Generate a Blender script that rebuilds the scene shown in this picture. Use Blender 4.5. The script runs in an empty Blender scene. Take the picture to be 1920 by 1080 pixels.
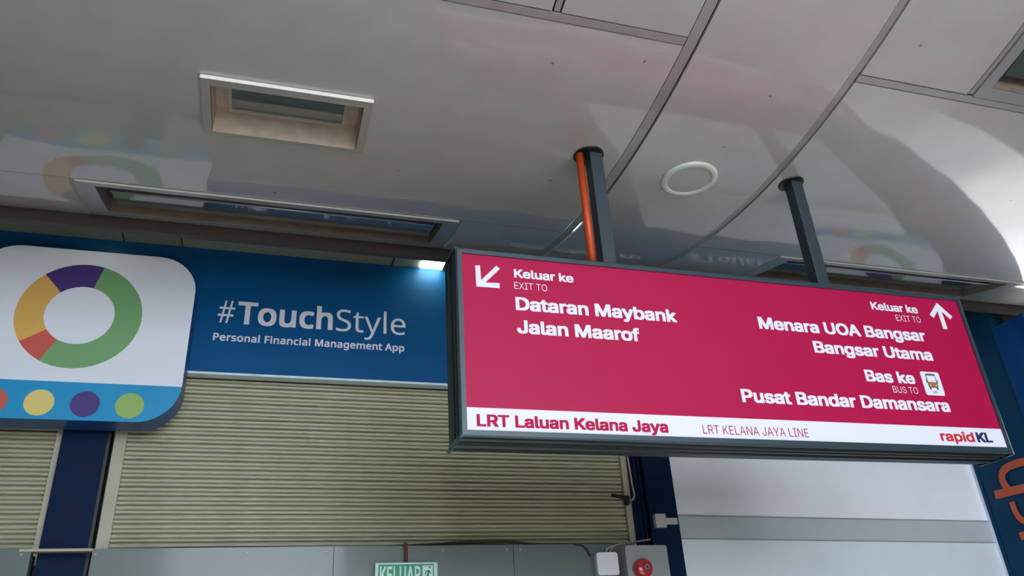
import bpy, bmesh, math, random
import numpy as np
from mathutils import Matrix, Vector
from mathutils.geometry import delaunay_2d_cdt

random.seed(7)
scene = bpy.context.scene
COL = scene.collection
H = 1.6                                     # eye height above the station floor

# ------------------------------------------------------------------ camera
cam_d = bpy.data.cameras.new('camera')
cam_d.sensor_width = 36.0
cam_d.lens = 1480.91 / 1920 * 36.0
cam_d.clip_start = 0.05
cam_d.clip_end = 300
cam = bpy.data.objects.new('camera', cam_d)
COL.objects.link(cam)
CAM_ROT = ((0.9561819, -0.0823379, -0.2809566), (-0.2869475, -0.4540441, -0.8435076), (-0.0581140, 0.8871665, -0.4577754))
m3 = Matrix(CAM_ROT)
cam.matrix_world = Matrix.Translation((0, 0, H)) @ m3.to_4x4()
scene.camera = cam

# ------------------------------------------------------------------ world, sun, exposure
world = bpy.data.worlds.new('world')
scene.world = world
world.use_nodes = True
bg = world.node_tree.nodes['Background']
bg.inputs['Color'].default_value = (0.80, 0.90, 1.0, 1)
bg.inputs['Strength'].default_value = 5.5
sun_d = bpy.data.lights.new('sun', 'SUN')
sun_d.energy = 15.0
sun_d.angle = math.radians(8)
sun_d.color = (1.0, 0.96, 0.90)
sun = bpy.data.objects.new('sun', sun_d)
COL.objects.link(sun)
sun.rotation_euler = Vector((0.05, -0.70, 0.70)).to_track_quat('Z', 'Y').to_euler()
vs = scene.view_settings
vs.view_transform = 'Standard'
vs.look = 'None'
vs.gamma = 1.0
vs.exposure = 0.75
vs.use_curve_mapping = False
scene.cycles.max_bounces = 10
scene.cycles.diffuse_bounces = 6

# ------------------------------------------------------------------ materials
def lin(c):
    c = c / 255.0
    return c / 12.92 if c <= 0.04045 else ((c + 0.055) / 1.055) ** 2.4

def rgb(r, g, b):
    return (lin(r), lin(g), lin(b), 1)

def mat(name, col, rough=0.5, metal=0.0, coat=0.0, coat_rough=0.1, var=0.0, vscale=3.0, bump=0.0, bscale=4.0, emit=0.0, spec=0.5, ior=1.5):
    m = bpy.data.materials.new(name)
    m.use_nodes = True
    nt = m.node_tree
    p = nt.nodes['Principled BSDF']
    p.inputs['Base Color'].default_value = col
    p.inputs['Roughness'].default_value = rough
    p.inputs['Metallic'].default_value = metal
    p.inputs['Coat Weight'].default_value = coat
    p.inputs['Coat Roughness'].default_value = coat_rough
    p.inputs['Coat IOR'].default_value = ior
    p.inputs['Specular IOR Level'].default_value = spec
    tc = nt.nodes.new('ShaderNodeTexCoord')
    if var:
        n = nt.nodes.new('ShaderNodeTexNoise')
        n.inputs['Scale'].default_value = vscale
        n.inputs['Detail'].default_value = 6
        nt.links.new(tc.outputs['Object'], n.inputs['Vector'])
        mr = nt.nodes.new('ShaderNodeMapRange')
        mr.inputs['From Min'].default_value = 0.3
        mr.inputs['From Max'].default_value = 0.7
        mr.inputs['To Min'].default_value = 1 - var
        mr.inputs['To Max'].default_value = 1 + var
        nt.links.new(n.outputs['Fac'], mr.inputs['Value'])
        mx = nt.nodes.new('ShaderNodeVectorMath')
        mx.operation = 'SCALE'
        mx.inputs[0].default_value = col[:3]
        nt.links.new(mr.outputs['Result'], mx.inputs['Scale'])
        nt.links.new(mx.outputs['Vector'], p.inputs['Base Color'])
    if bump:
        n2 = nt.nodes.new('ShaderNodeTexNoise')
        n2.inputs['Scale'].default_value = bscale
        n2.inputs['Detail'].default_value = 1.5
        nt.links.new(tc.outputs['Object'], n2.inputs['Vector'])
        b = nt.nodes.new('ShaderNodeBump')
        b.inputs['Strength'].default_value = 1.0
        b.inputs['Distance'].default_value = bump
        nt.links.new(n2.outputs['Fac'], b.inputs['Height'])
        nt.links.new(b.outputs['Normal'], p.inputs['Normal'])
        nt.links.new(b.outputs['Normal'], p.inputs['Coat Normal'])
    if emit:
        p.inputs['Emission Color'].default_value = col
        p.inputs['Emission Strength'].default_value = emit
    return m

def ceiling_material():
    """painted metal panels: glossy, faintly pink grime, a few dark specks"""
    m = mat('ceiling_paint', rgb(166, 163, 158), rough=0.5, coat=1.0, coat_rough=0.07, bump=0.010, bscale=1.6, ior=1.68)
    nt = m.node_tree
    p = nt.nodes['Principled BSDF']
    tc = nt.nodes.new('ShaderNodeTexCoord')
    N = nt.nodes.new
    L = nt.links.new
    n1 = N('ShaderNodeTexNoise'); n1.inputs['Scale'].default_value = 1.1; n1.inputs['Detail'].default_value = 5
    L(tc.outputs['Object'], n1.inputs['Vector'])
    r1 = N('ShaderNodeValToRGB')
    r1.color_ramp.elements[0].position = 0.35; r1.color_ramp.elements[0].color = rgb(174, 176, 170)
    r1.color_ramp.elements[1].position = 0.65; r1.color_ramp.elements[1].color = rgb(182, 172, 170)  # pinker end: the magenta sign's reflected tint, put into the base colour
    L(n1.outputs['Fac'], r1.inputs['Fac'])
    n2 = N('ShaderNodeTexNoise'); n2.inputs['Scale'].default_value = 7; n2.inputs['Detail'].default_value = 8
    L(tc.outputs['Object'], n2.inputs['Vector'])
    r2 = N('ShaderNodeMapRange'); r2.inputs['From Min'].default_value = 0.3; r2.inputs['From Max'].default_value = 0.7
    r2.inputs['To Min'].default_value = 0.95; r2.inputs['To Max'].default_value = 1.03
    L(n2.outputs['Fac'], r2.inputs['Value'])
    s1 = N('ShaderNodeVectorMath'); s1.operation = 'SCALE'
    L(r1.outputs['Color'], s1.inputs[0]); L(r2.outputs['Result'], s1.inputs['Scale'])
    # specks: rare small cells of a voronoi, broken up by noise
    v = N('ShaderNodeTexVoronoi'); v.inputs['Scale'].default_value = 5.5
    L(tc.outputs['Object'], v.inputs['Vector'])
    n3 = N('ShaderNodeTexNoise'); n3.inputs['Scale'].default_value = 60
    L(tc.outputs['Object'], n3.inputs['Vector'])
    ad = N('ShaderNodeMath'); ad.operation = 'MULTIPLY_ADD'; ad.inputs[1].default_value = 0.09
    L(n3.outputs['Fac'], ad.inputs[0]); L(v.outputs['Distance'], ad.inputs[2])
    lt = N('ShaderNodeMath'); lt.operation = 'LESS_THAN'; lt.inputs[1].default_value = 0.083
    L(ad.outputs['Value'], lt.inputs[0])
    sep = N('ShaderNodeSeparateColor'); L(v.outputs['Color'], sep.inputs['Color'])
    g = N('ShaderNodeMath'); g.operation = 'GREATER_THAN'; g.inputs[1].default_value = 0.35
    L(sep.outputs['Red'], g.inputs[0])
    mu = N('ShaderNodeMath'); mu.operation = 'MULTIPLY'; L(lt.outputs['Value'], mu.inputs[0]); L(g.outputs['Value'], mu.inputs[1])
    mu2 = N('ShaderNodeMath'); mu2.operation = 'MULTIPLY'; mu2.inputs[1].default_value = 0.6; L(mu.outputs['Value'], mu2.inputs[0])
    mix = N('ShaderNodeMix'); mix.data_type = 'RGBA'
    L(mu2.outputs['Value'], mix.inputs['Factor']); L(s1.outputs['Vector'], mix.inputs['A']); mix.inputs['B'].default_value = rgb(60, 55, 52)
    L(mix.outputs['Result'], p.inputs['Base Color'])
    return m

M = {
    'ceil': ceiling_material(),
    'seam': mat('seam_metal', rgb(150, 146, 140), 0.45, coat=0.5, coat_rough=0.15, var=0.12, vscale=9),
    'cross': mat('cross_metal', rgb(165, 160, 155), 0.35, metal=0.3, var=0.08, vscale=9),
    'dark': mat('dark_void', rgb(26, 24, 22), 0.8),
    'lip': mat('dark_lip', rgb(74, 66, 63), 0.6, var=0.08),
    'alu': mat('anodised_frame', rgb(160, 160, 160), 0.32, metal=0.35, var=0.06),
    'square': mat('square_frame', rgb(160, 156, 149), 0.4, coat=0.3, var=0.05),
    'litedge': mat('painted_edge_highlight', rgb(238, 234, 228), 0.4),  # near-white, paints the light caught along fixture edges
    'reveal': mat('light_reveal', rgb(150, 135, 122), 0.4, metal=0.35, var=0.15, vscale=14),
    'revealpale': mat('pale_reveal', rgb(200, 184, 170), 0.4, metal=0.15, var=0.15, vscale=14),
    'glass': mat('fixture_glass', rgb(70, 82, 82), 0.12, coat=1.0, coat_rough=0.03, ior=1.7, bump=0.0006, bscale=12),
    'tube': mat('lamp_tube', rgb(200, 205, 205), 0.2, coat=0.6),
    'soffit': mat('soffit_paint', rgb(150, 158, 138), 0.4, coat=0.4, var=0.1, vscale=5),
    'lamp': mat('soffit_lamp', (1.0, 0.95, 0.74, 1), 0.5, emit=13.0),
    'lampdim': mat('soffit_lamp_dim', (1.0, 0.92, 0.62, 1), 0.5, emit=2.0),
    'blue': mat('blue_vinyl', rgb(0, 82, 138), 0.55, coat=0.12, coat_rough=0.25, spec=0.12, var=0.04, vscale=1.2, bump=0.004, bscale=2.5),
    'bluecol': mat('blue_paint', rgb(0, 28, 62), 0.6, spec=0.15, var=0.08, vscale=4),
    'bluepillar': mat('blue_pillar_vinyl', rgb(2, 58, 92), 0.6, spec=0.2, var=0.05),
    'bluesheet': mat('blue_sheet_vinyl', rgb(0, 66, 128), 0.6, spec=0.2, var=0.05),
    'trimwhite': mat('white_trim', rgb(205, 225, 232), 0.4, var=0.12, vscale=14),
    'slat': mat('cream_slat', rgb(176, 175, 148), 0.4, coat=0.5, coat_rough=0.3, var=0.07, vscale=6),
    'rail': mat('cream_rail', rgb(176, 172, 152), 0.5, var=0.08, vscale=6),
    'panel': mat('grey_panel', rgb(98, 111, 108), 0.4, coat=0.3, var=0.05, vscale=2),
    'wall': mat('white_wall_paint', rgb(244, 245, 252), 0.6, spec=0.3, var=0.05, vscale=1.5),
    'walllow': mat('lower_wall_paint', rgb(222, 231, 238), 0.6, spec=0.3, var=0.06, vscale=1.5),
    'band': mat('grey_band_paint', rgb(186, 194, 199), 0.55, var=0.06, vscale=3),
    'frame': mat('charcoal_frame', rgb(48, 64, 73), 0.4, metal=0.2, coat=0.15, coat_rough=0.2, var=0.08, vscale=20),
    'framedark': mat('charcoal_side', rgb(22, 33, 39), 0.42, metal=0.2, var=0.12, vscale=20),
    'teal': mat('teal_corner_metal', rgb(70, 108, 120), 0.35, metal=0.3, var=0.2, vscale=30),
    'pole': mat('charcoal_pole', rgb(44, 57, 66), 0.45, var=0.08, vscale=12),
    'orange': mat('orange_pipe', rgb(190, 70, 24), 0.4, var=0.08, vscale=10),
    'pink': mat('magenta_vinyl', rgb(170, 6, 68), 0.5, spec=0.25, var=0.025, vscale=5),
    'pinktext': mat('magenta_lettering', rgb(172, 14, 72), 0.6, spec=0.2),
    'white': mat('white_vinyl', rgb(222, 223, 236), 0.55, spec=0.25),
    'navy': mat('navy_lettering', rgb(24, 36, 78), 0.5),
    'red': mat('red_lettering', rgb(200, 36, 60), 0.5),
    'iconwhite': mat('icon_white', rgb(228, 234, 246), 0.4, coat=0.15, coat_rough=0.2, spec=0.3),
    'cyan': mat('icon_cyan', rgb(32, 150, 205), 0.4, coat=0.15, coat_rough=0.2, spec=0.3),
    'iconside': mat('icon_side', rgb(40, 84, 150), 0.4),
    'i_purple': mat('icon_purple', rgb(76, 58, 128), 0.4, coat=0.15, coat_rough=0.2, spec=0.3),
    'i_green': mat('icon_green', rgb(120, 170, 118), 0.4, coat=0.15, coat_rough=0.2, spec=0.3),
    'i_lime': mat('icon_lime', rgb(150, 186, 104), 0.4, coat=0.15, coat_rough=0.2, spec=0.3),
    'i_orange': mat('icon_orange', rgb(226, 178, 98), 0.4, coat=0.15, coat_rough=0.2, spec=0.3),
    'i_yellow': mat('icon_yellow', rgb(226, 208, 128), 0.4, coat=0.15, coat_rough=0.2, spec=0.3),
    'i_red': mat('icon_red', rgb(206, 96, 84), 0.4, coat=0.15, coat_rough=0.2, spec=0.3),
    'orangetext': mat('orange_lettering', rgb(196, 84, 50), 0.5),
    'brown': mat('bus_brown', rgb(168, 112, 40), 0.5),
    'busdark': mat('bus_outline', rgb(92, 72, 60), 0.5),
    'grille': mat('speaker_grille', rgb(182, 182, 174), 0.7),
    'ring': mat('speaker_ring', rgb(206, 211, 203), 0.4, coat=0.3),
    'black': mat('black_plastic', rgb(22, 24, 26), 0.45),
    'metalgrey': mat('grey_box_metal', rgb(150, 153, 156), 0.45, coat=0.2, var=0.06, vscale=10),
    'whiteplastic': mat('white_plastic', rgb(226, 228, 236), 0.4),
    'offwhite': mat('offwhite_plastic', rgb(186, 188, 190), 0.5, var=0.08, vscale=30),
    'bell': mat('bell_red', rgb(176, 28, 38), 0.3, coat=0.6),
    'chrome': mat('bell_nut', rgb(170, 165, 160), 0.3, metal=0.7),
    'exit': mat('exit_green', rgb(10, 150, 112), 0.4),
    'exitwhite': mat('exit_white', rgb(200, 235, 225), 0.4),
    'rod': mat('maroon_rod', rgb(96, 50, 50), 0.5),
    'cable': mat('black_cable', rgb(34, 34, 34), 0.6),
    'cablegrey': mat('grey_cable', rgb(160, 156, 148), 0.5),
    'floor': mat('floor_tile', rgb(128, 127, 125), 0.5, var=0.06, vscale=2),
    'ground': mat('outdoor_concrete', rgb(138, 137, 134), 0.8, var=0.06, vscale=0.5),
    'blockerwall': mat('light_blocker_dark', rgb(62, 62, 62), 0.7, var=0.05),  # for the added walls that hold back light
    'sidewall': mat('side_wall_paint', rgb(120, 120, 118), 0.7, var=0.05),
}

# ------------------------------------------------------------------ helpers
def link(o, parent=None):
    COL.objects.link(o)
    if parent is not None:
        o.parent = parent
    return o

def mesh_obj(name, verts, faces, material, parent=None, smooth=False, off=(0, 0, 0)):
    """verts in world metres; off = location of the parent, taken out of them"""
    me = bpy.data.meshes.new(name)
    me.from_pydata([(v[0] - off[0], v[1] - off[1], v[2] - off[2]) for v in verts], [], faces)
    me.materials.append(M[material])
    if smooth:
        me.polygons.foreach_set('use_smooth', [True] * len(me.polygons))
    me.update()
    return link(bpy.data.objects.new(name, me), parent)

def tag(o, label, cat=None, group=None, kind=None):
    if label: o['label'] = label
    if cat: o['category'] = cat
    if group: o['group'] = group
    if kind: o['kind'] = kind
    return o

def thing(name, loc, label, cat, group=None):
    o = bpy.data.objects.new(name, None)
    o.empty_display_size = 0.1
    o.location = loc
    link(o)
    return tag(o, label, cat, group)

class Geo:
    def __init__(s): s.v = []; s.f = []
    def add(s, v, f):
        n = len(s.v); s.v += v; s.f += [tuple(i + n for i in q) for q in f]; return s
    def box(s, x0, x1, y0, y1, z0, z1):
        v = [(x, y, z) for x in (x0, x1) for y in (y0, y1) for z in (z0, z1)]
        return s.add(v, [(0, 1, 3, 2), (4, 6, 7, 5), (0, 4, 5, 1), (2, 3, 7, 6), (0, 2, 6, 4), (1, 5, 7, 3)])
    def obj(s, name, material, parent=None, smooth=False, bevel=0.0, off=None):
        if off is None: off = tuple(parent.get('_o', (0, 0, 0))) if parent is not None else (0, 0, 0)
        o = mesh_obj(name, s.v, s.f, material, parent, smooth, off)
        if bevel:
            bm = bmesh.new(); bm.from_mesh(o.data)
            bmesh.ops.bevel(bm, geom=bm.edges[:], offset=bevel, segments=2, affect='EDGES', profile=0.5)
            bm.to_mesh(o.data); bm.free()
        return o

def box(name, x0, x1, y0, y1, z0, z1, material, parent=None, bevel=0.0):
    return Geo().box(x0, x1, y0, y1, z0, z1).obj(name, material, parent, bevel=bevel, off=ploc(parent))

def ploc(parent):
    o = Vector((0, 0, 0))
    while parent is not None:
        o += Vector(parent.location); parent = parent.parent
    return tuple(o)

def tube(name, pts, r, material, parent=None, n=8):
    pts = [Vector(p) for p in pts]
    v = []; f = []
    for i, p in enumerate(pts):
        d = (pts[min(i + 1, len(pts) - 1)] - pts[max(i - 1, 0)]).normalized()
        u = d.orthogonal().normalized() if i == 0 else (u - d * u.dot(d)).normalized()
        w = d.cross(u)
        for k in range(n):
            a = 2 * math.pi * k / n
            v.append(tuple(p + u * (r * math.cos(a)) + w * (r * math.sin(a))))
    for i in range(len(pts) - 1):
        for k in range(n):
            a = i * n + k; b = i * n + (k + 1) % n
            f.append((a, b, b + n, a + n))
    f.append(tuple(range(n - 1, -1, -1))); f.append(tuple((len(pts) - 1) * n + k for k in range(n)))
    return mesh_obj(name, v, f, material, parent, True, ploc(parent))

def curve_pts(pts, n=6):
    """smooth a polyline (Catmull-Rom)"""
    P = [Vector(p) for p in pts]; out = []
    for i in range(len(P) - 1):
        a = P[max(i - 1, 0)]; b = P[i]; c = P[i + 1]; d = P[min(i + 2, len(P) - 1)]
        for k in range(n):
            t = k / n
            out.append(0.5 * ((2 * b) + (c - a) * t + (2 * a - 5 * b + 4 * c - d) * t * t + (3 * b - a - 3 * c + d) * t ** 3))
    out.append(P[-1])
    return out

def prism_y(outline, y0, y1):
    """closed outline of (x, z), counter-clockwise seen from -y, extruded from y0 (front) to y1"""
    n = len(outline)
    v = [(x, y0, z) for x, z in outline] + [(x, y1, z) for x, z in outline]
    f = [tuple(range(n)), tuple(range(2 * n - 1, n - 1, -1))]
    f += [(i, i + n, (i + 1) % n + n, (i + 1) % n) for i in range(n)]
    return Geo().add(v, f)

def flat(name, outline, y, material, parent, t=0.0008):
    """thin print or vinyl cut-out on an xz plane, facing -y"""
    g = prism_y(outline, y - t, y + t)
    return mesh_obj(name, g.v, g.f, material, parent, False, ploc(parent))

def rrect(x0, x1, z0, z1, r, n=8):
    out = []
    for cx, cz, a0 in ((x1 - r, z0 + r, -90), (x1 - r, z1 - r, 0), (x0 + r, z1 - r, 90), (x0 + r, z0 + r, 180)):
        for k in range(n + 1):
            a = math.radians(a0 + 90 * k / n)
            out.append((cx + r * math.cos(a), cz + r * math.sin(a)))
    return out

def disc(cx, cz, r, n=32, rz=None):
    return [(cx + r * math.cos(2 * math.pi * k / n), cz + (rz or r) * math.sin(2 * math.pi * k / n)) for k in range(n)]

# ---- lettering: outlines of the built-in fonts, filled by winding number, thickened or thinned
FONT_DIR = bpy.utils.resource_path('LOCAL') + '/datafiles/fonts/'
def font(name):
    try:
        return bpy.data.fonts.load(FONT_DIR + name)
    except Exception:
        return None
FONTS = {'sans': font('Inter.woff2'), 'human': font('NotoSansHebrew-Regular.woff2'), 'plain': None}

def loops_of(text, fnt, spacing):
    c = bpy.data.curves.new('tmp', 'FONT')
    c.body = text; c.size = 1.0; c.fill_mode = 'NONE'; c.resolution_u = 5
    c.space_character = spacing
    if FONTS[fnt] is not None: c.font = FONTS[fnt]
    o = bpy.data.objects.new('tmp', c)
    COL.objects.link(o)
    bpy.context.view_layer.update()
    me = bpy.data.meshes.new_from_object(o.evaluated_get(bpy.context.evaluated_depsgraph_get()))
    nxt = {}
    for e in me.edges:
        a, b = e.vertices
        nxt.setdefault(a, []).append(b); nxt.setdefault(b, []).append(a)
    co = [tuple(v.co[:2]) for v in me.vertices]
    # edges run in spline order: follow them keeping the original direction
    direct = {e.vertices[0]: e.vertices[1] for e in me.edges}
    seen = set(); loops = []
    for s in sorted(nxt):
        if s in seen: continue
        lp = [s]; seen.add(s); cur = min(nxt[s]) if (s + 1) not in nxt[s] else s + 1
        while cur not in seen:
            lp.append(cur); seen.add(cur)
            cand = [q for q in nxt[cur] if q not in seen]
            if not cand: break
            cur = cand[0]
        if len(lp) > 2:
            loops.append(np.array([co[i] for i in lp]))
    bpy.data.objects.remove(o); bpy.data.curves.remove(c); bpy.data.meshes.remove(me)
    return loops

def winding(pts, loops):
    w = np.zeros(len(pts), int)
    for lp in loops:
        a = lp; b = np.roll(lp, -1, 0)
        ay = a[None, :, 1]; by = b[None, :, 1]; py = pts[:, 1][:, None]
        px = pts[:, 0][:, None]
        den = np.where(by == ay, 1e-12, by - ay)
        xi = a[None, :, 0] + (py - ay) / den * (b[None, :, 0] - a[None, :, 0])
        up = (ay <= py) & (by > py) & (xi > px)
        dn = (by <= py) & (ay > py) & (xi > px)
        w += up.sum(1) - dn.sum(1)
    return w

def glyphs(text, fnt, grow, spacing=1.0):
    """2D vertices and triangles of a text line; grow > 0 bolder, < 0 lighter (em)"""
    loops = loops_of(text, fnt, spacing)
    order = sorted(range(len(loops)), key=lambda i: loops[i][:, 0].min())
    groups = []
    for i in order:
        x0, x1 = loops[i][:, 0].min(), loops[i][:, 0].max()
        if groups and x0 < groups[-1][1] - 1e-4:
            groups[-1][0].append(loops[i]); groups[-1][1] = max(groups[-1][1], x1)
        else:
            groups.append([[loops[i]], x1])
    g = abs(grow)
    sh = [(0, 0)] if g == 0 else [(a * g, b * g * 0.8) for a in (-1, 0, 1) for b in (-1, 0, 1)]
    V = []; F = []
    for lps, _ in groups:
        vs_ = []; es = []
        for sx, sy in sh:
            for lp in lps:
                n0 = len(vs_)
                vs_ += [Vector((p[0] + sx, p[1] + sy)) for p in lp]
                es += [(n0 + k, n0 + (k + 1) % len(lp)) for k in range(len(lp))]
        r = delaunay_2d_cdt(vs_, es, [], 0, 1e-5)
        ov, of = r[0], r[2]
        if not of: continue
        P = np.array([tuple(v) for v in ov])
        C = np.array([P[list(q)].mean(0) for q in of])
        acc = None
        for sx, sy in sh:
            ins = winding(C - np.array([sx, sy]), lps) != 0
            acc = ins if acc is None else ((acc | ins) if grow >= 0 else (acc & ins))
        n0 = len(V)
        V += [tuple(p) for p in P]
        F += [tuple(i + n0 for i in q) for q, k in zip(of, acc) if k]
    used = sorted({i for q in F for i in q})
    rm = {j: i for i, j in enumerate(used)}
    return [V[i] for i in used], [tuple(rm[i] for i in q) for q in F]

CAP = {}
def cap_height(fnt, grow):
    k = (fnt, grow)
    if k not in CAP:
        v, f = glyphs('H', fnt, grow)
        ys = [p[1] for p in v]
        CAP[k] = (min(ys), max(ys) - min(ys))
    return CAP[k]

def lettering(text, x0, x1, zb, cap, y, material, parent, fnt='sans', grow=0.03, spacing=1.0, slope=0.0, name='lettering'):
    v, f = glyphs(text, fnt, grow, spacing)
    b0, ch = cap_height(fnt, grow)
    xs = [p[0] for p in v]
    sx = (x1 - x0) / (max(xs) - min(xs)); mx = min(xs); sz = cap / ch
    vv = [(x0 + (p[0] - mx) * sx, y, zb + (p[1] - b0) * sz + (p[0] - mx) * sx * slope) for p in v]
    ff = []
    for q in f:                                   # face -y
        a, b, c = (Vector(vv[i]) for i in q[:3])
        ff.append(q if (b - a).cross(c - a).y < 0 else tuple(reversed(q)))
    return mesh_obj(name, vv, ff, material, parent, False, ploc(parent))

# ------------------------------------------------------------------ the ceiling
def zc(y):
    """underside of the gently bulging ceiling, above the floor"""
    if y < 1.2: return H + 2.196 + 0.135 * 2.56 + 0.0 * y + (1.2 - y) * 0.12
    return H + 2.196 + 0.135 * (y - 2.8) ** 2

def arc_sheet(x0, x1, y0, y1, holes=(), drop=0.0, skirt=0.014):
    xs = {x0, x1}; ys = {y0, y1}
    for h in holes: xs |= {h[0], h[1]}; ys |= {h[2], h[3]}
    def fill(s, step):
        s = sorted(s); out = []
        for a, b in zip(s, s[1:]):
            n = max(1, int(round((b - a) / step)))
            out += [a + (b - a) * k / n for k in range(n)]
        return out + [s[-1]]
    xs = fill(xs, 0.5); ys = fill(ys, 0.07)
    inside = lambda cx, cy: any(h[0] < cx < h[1] and h[2] < cy < h[3] for h in holes)
    g = Geo(); nx, ny = len(xs), len(ys)
    g.v = [(x, y, zc(y) - drop) for y in ys for x in xs]
    solid = set()
    for j in range(ny - 1):
        for i in range(nx - 1):
            if not inside((xs[i] + xs[i + 1]) / 2, (ys[j] + ys[j + 1]) / 2):
                solid.add((i, j))
                g.f.append((j * nx + i, (j + 1) * nx + i, (j + 1) * nx + i + 1, j * nx + i + 1))
    def wall(a, b):
        n = len(g.v)
        A, B = g.v[a], g.v[b]
        g.v += [A, B, (B[0], B[1], B[2] + skirt), (A[0], A[1], A[2] + skirt)]
        g.f.append((n, n + 1, n + 2, n + 3))
    for (i, j) in solid:
        p = j * nx + i
        if (i - 1, j) not in solid: wall(p + nx, p)
        if (i + 1, j) not in solid: wall(p + 1, p + nx + 1)
        if (i, j - 1) not in solid: wall(p, p + 1)
        if (i, j + 1) not in solid: wall(p + nx + 1, p + nx)
    return g

XL, XR = -3.49, 8.6  # right end carried out of view to shade the ground outside
YB, YR1, YR2, YE = -4.0, 2.035, 3.455, 3.985
SA, SB = 1.472, 2.268              # the two long seams
# dark backing above the panels
g = Geo()
ys = [YB + (YE - YB) * k / 60 for k in range(61)]
g.v = [(x, y, zc(y) + 0.30) for y in ys for x in (XL, XR)] + [(x, y, zc(y) + 0.34) for y in ys for x in (XL, XR)]
n2 = len(ys) * 2
for k in range(60):
    a = 2 * k
    g.f += [(a, a + 2, a + 3, a + 1), (n2 + a, n2 + a + 1, n2 + a + 3, n2 + a + 2)]
g.f += [(0, 1, n2 + 1, n2), (120, n2 + 120, n2 + 121, 121)]
ceiling = g.obj('ceiling', 'dark')
tag(ceiling, None, kind='structure')

SQ = (-0.350, 0.292, 2.565, 2.880)          # opening of the square downlight
LF = (-0.955, 0.880, 3.462, 3.955)          # long light frames (outer)
RF = (2.868, 4.765, 3.462, 3.955)
TF = (2.915, 5.085, 1.440, 2.014)
G = 0.0035
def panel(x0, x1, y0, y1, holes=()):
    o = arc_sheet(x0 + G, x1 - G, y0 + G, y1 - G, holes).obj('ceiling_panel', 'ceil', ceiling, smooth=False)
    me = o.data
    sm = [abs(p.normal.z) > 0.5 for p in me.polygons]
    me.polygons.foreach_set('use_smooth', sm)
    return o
CW = 0.036
# bay to the left of the strip
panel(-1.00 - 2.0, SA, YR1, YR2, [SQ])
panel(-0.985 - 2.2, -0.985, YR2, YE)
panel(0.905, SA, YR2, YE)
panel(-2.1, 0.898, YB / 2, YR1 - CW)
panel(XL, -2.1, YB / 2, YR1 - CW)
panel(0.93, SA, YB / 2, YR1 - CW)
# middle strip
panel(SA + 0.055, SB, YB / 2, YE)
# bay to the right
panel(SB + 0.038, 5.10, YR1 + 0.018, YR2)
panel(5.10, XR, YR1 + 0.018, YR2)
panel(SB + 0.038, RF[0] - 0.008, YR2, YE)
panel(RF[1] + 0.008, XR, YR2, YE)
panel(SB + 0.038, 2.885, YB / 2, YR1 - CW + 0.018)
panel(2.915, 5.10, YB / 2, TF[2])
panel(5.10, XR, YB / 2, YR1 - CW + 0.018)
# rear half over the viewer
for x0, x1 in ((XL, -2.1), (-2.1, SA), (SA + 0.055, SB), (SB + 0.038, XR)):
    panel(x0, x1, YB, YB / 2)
# recessed battens along the seams and flat strips across them
def batten(x0, x1, y0, y1, material, up):
    o = arc_sheet(x0, x1, y0, y1, drop=-up, skirt=0.01).obj('seam_batten', material, ceiling)
    return o
batten(SA + 0.004, SA + 0.051, YB, YE, 'seam', 0.007)
batten(SB + 0.004, SB + 0.036, YB, YE, 'seam', 0.007)
batten(XL, SA - 0.004, YR1 - CW + 0.003, YR1 - 0.003, 'cross', -0.001)
batten(SB + 0.04, XR, YR1 - CW + 0.021, YR1 + 0.015, 'cross', -0.001)
batten(0.902, 0.926, YB / 2, YR1 - CW - 0.004, 'cross', 0.002)
batten(2.889, 2.911, YB / 2, YR1 - CW + 0.012, 'cross', 0.002)
batten(0.884, 0.902, YR2 + 0.004, YE - 0.004, 'cross', 0.002)
batten(-0.982, -0.960, YR2 + 0.004, YE - 0.004, 'cross', 0.002)

# edge of the ceiling: a dark downstand, then a higher soffit up to the wall
edge = Geo().box(XL, XR, YE + 0.003, YE + 0.04, H + 2.318, H + 2.44).obj('trim_1', 'lip')
tag(edge, None, kind='structure')
SZ = H + 2.590
soff = Geo()
sx = [XL, -2.05, -0.93, -0.60, 0.70, 1.16, 2.6, 4.0, XR]
soff.box(XL, XR, YE + 0.04, 5.0, SZ + 0.012, SZ + 0.05)
soffit = soff.obj('ceiling_soffit', 'dark')
tag(soffit, None, kind='structure')
for a, b in zip(sx, sx[1:]):
    box('soffit_panel', a + 0.004, b - 0.004, YE + 0.045, 4.99, SZ, SZ + 0.011, 'soffit', soffit)

# ------------------------------------------------------------------ walls and floor
def st(o): return tag(o, None, kind='structure')
st(box('floor', -9.0, 6.6, -9.0, 4.69, -0.05, 0.0, 'floor'))
st(box('floor_outside', -80.0, 80.0, -80, 80.0, -0.20, -0.06, 'ground'))
WY = 4.74                                     # plane of the shop wall
st(box('wall_front', -9.0, 5.10, WY + 0.02, WY + 0.16, 0.0, 4.6, 'sidewall'))
st(box('wall_blocker_left', -3.65, -3.5, -4.25, 4.74, 0.0, 4.6, 'blockerwall'))  # unseen, added to dim the left side
st(box('wall_blocker_back', -3.5, -1.3, -4.25, -4.1, 0.0, 4.6, 'sidewall'))  # unseen, added behind the viewer to cut low sky light
st(box('wall_blocker_low', -1.3, 4.2, -4.25, -4.1, 0.0, 1.2, 'blockerwall'))  # unseen low wall, added to trim the sun patch on the floor
st(box('wall_header', 5.185, 8.6, 4.03, 4.9, H + 2.20, H + 2.58, 'dark'))
st(box('wall_blocker_back_right', 3.8, 6.6, -4.25, -4.1, 0.0, 4.6, 'sidewall'))  # unseen, added to narrow the daylight opening at the back
st(box('wall_blocker_right', 6.6, 6.75, -4.25, 3.7, 0.0, 4.6, 'blockerwall'))  # unseen, added to block daylight from the right

def K(d): return d / 4.6

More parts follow.
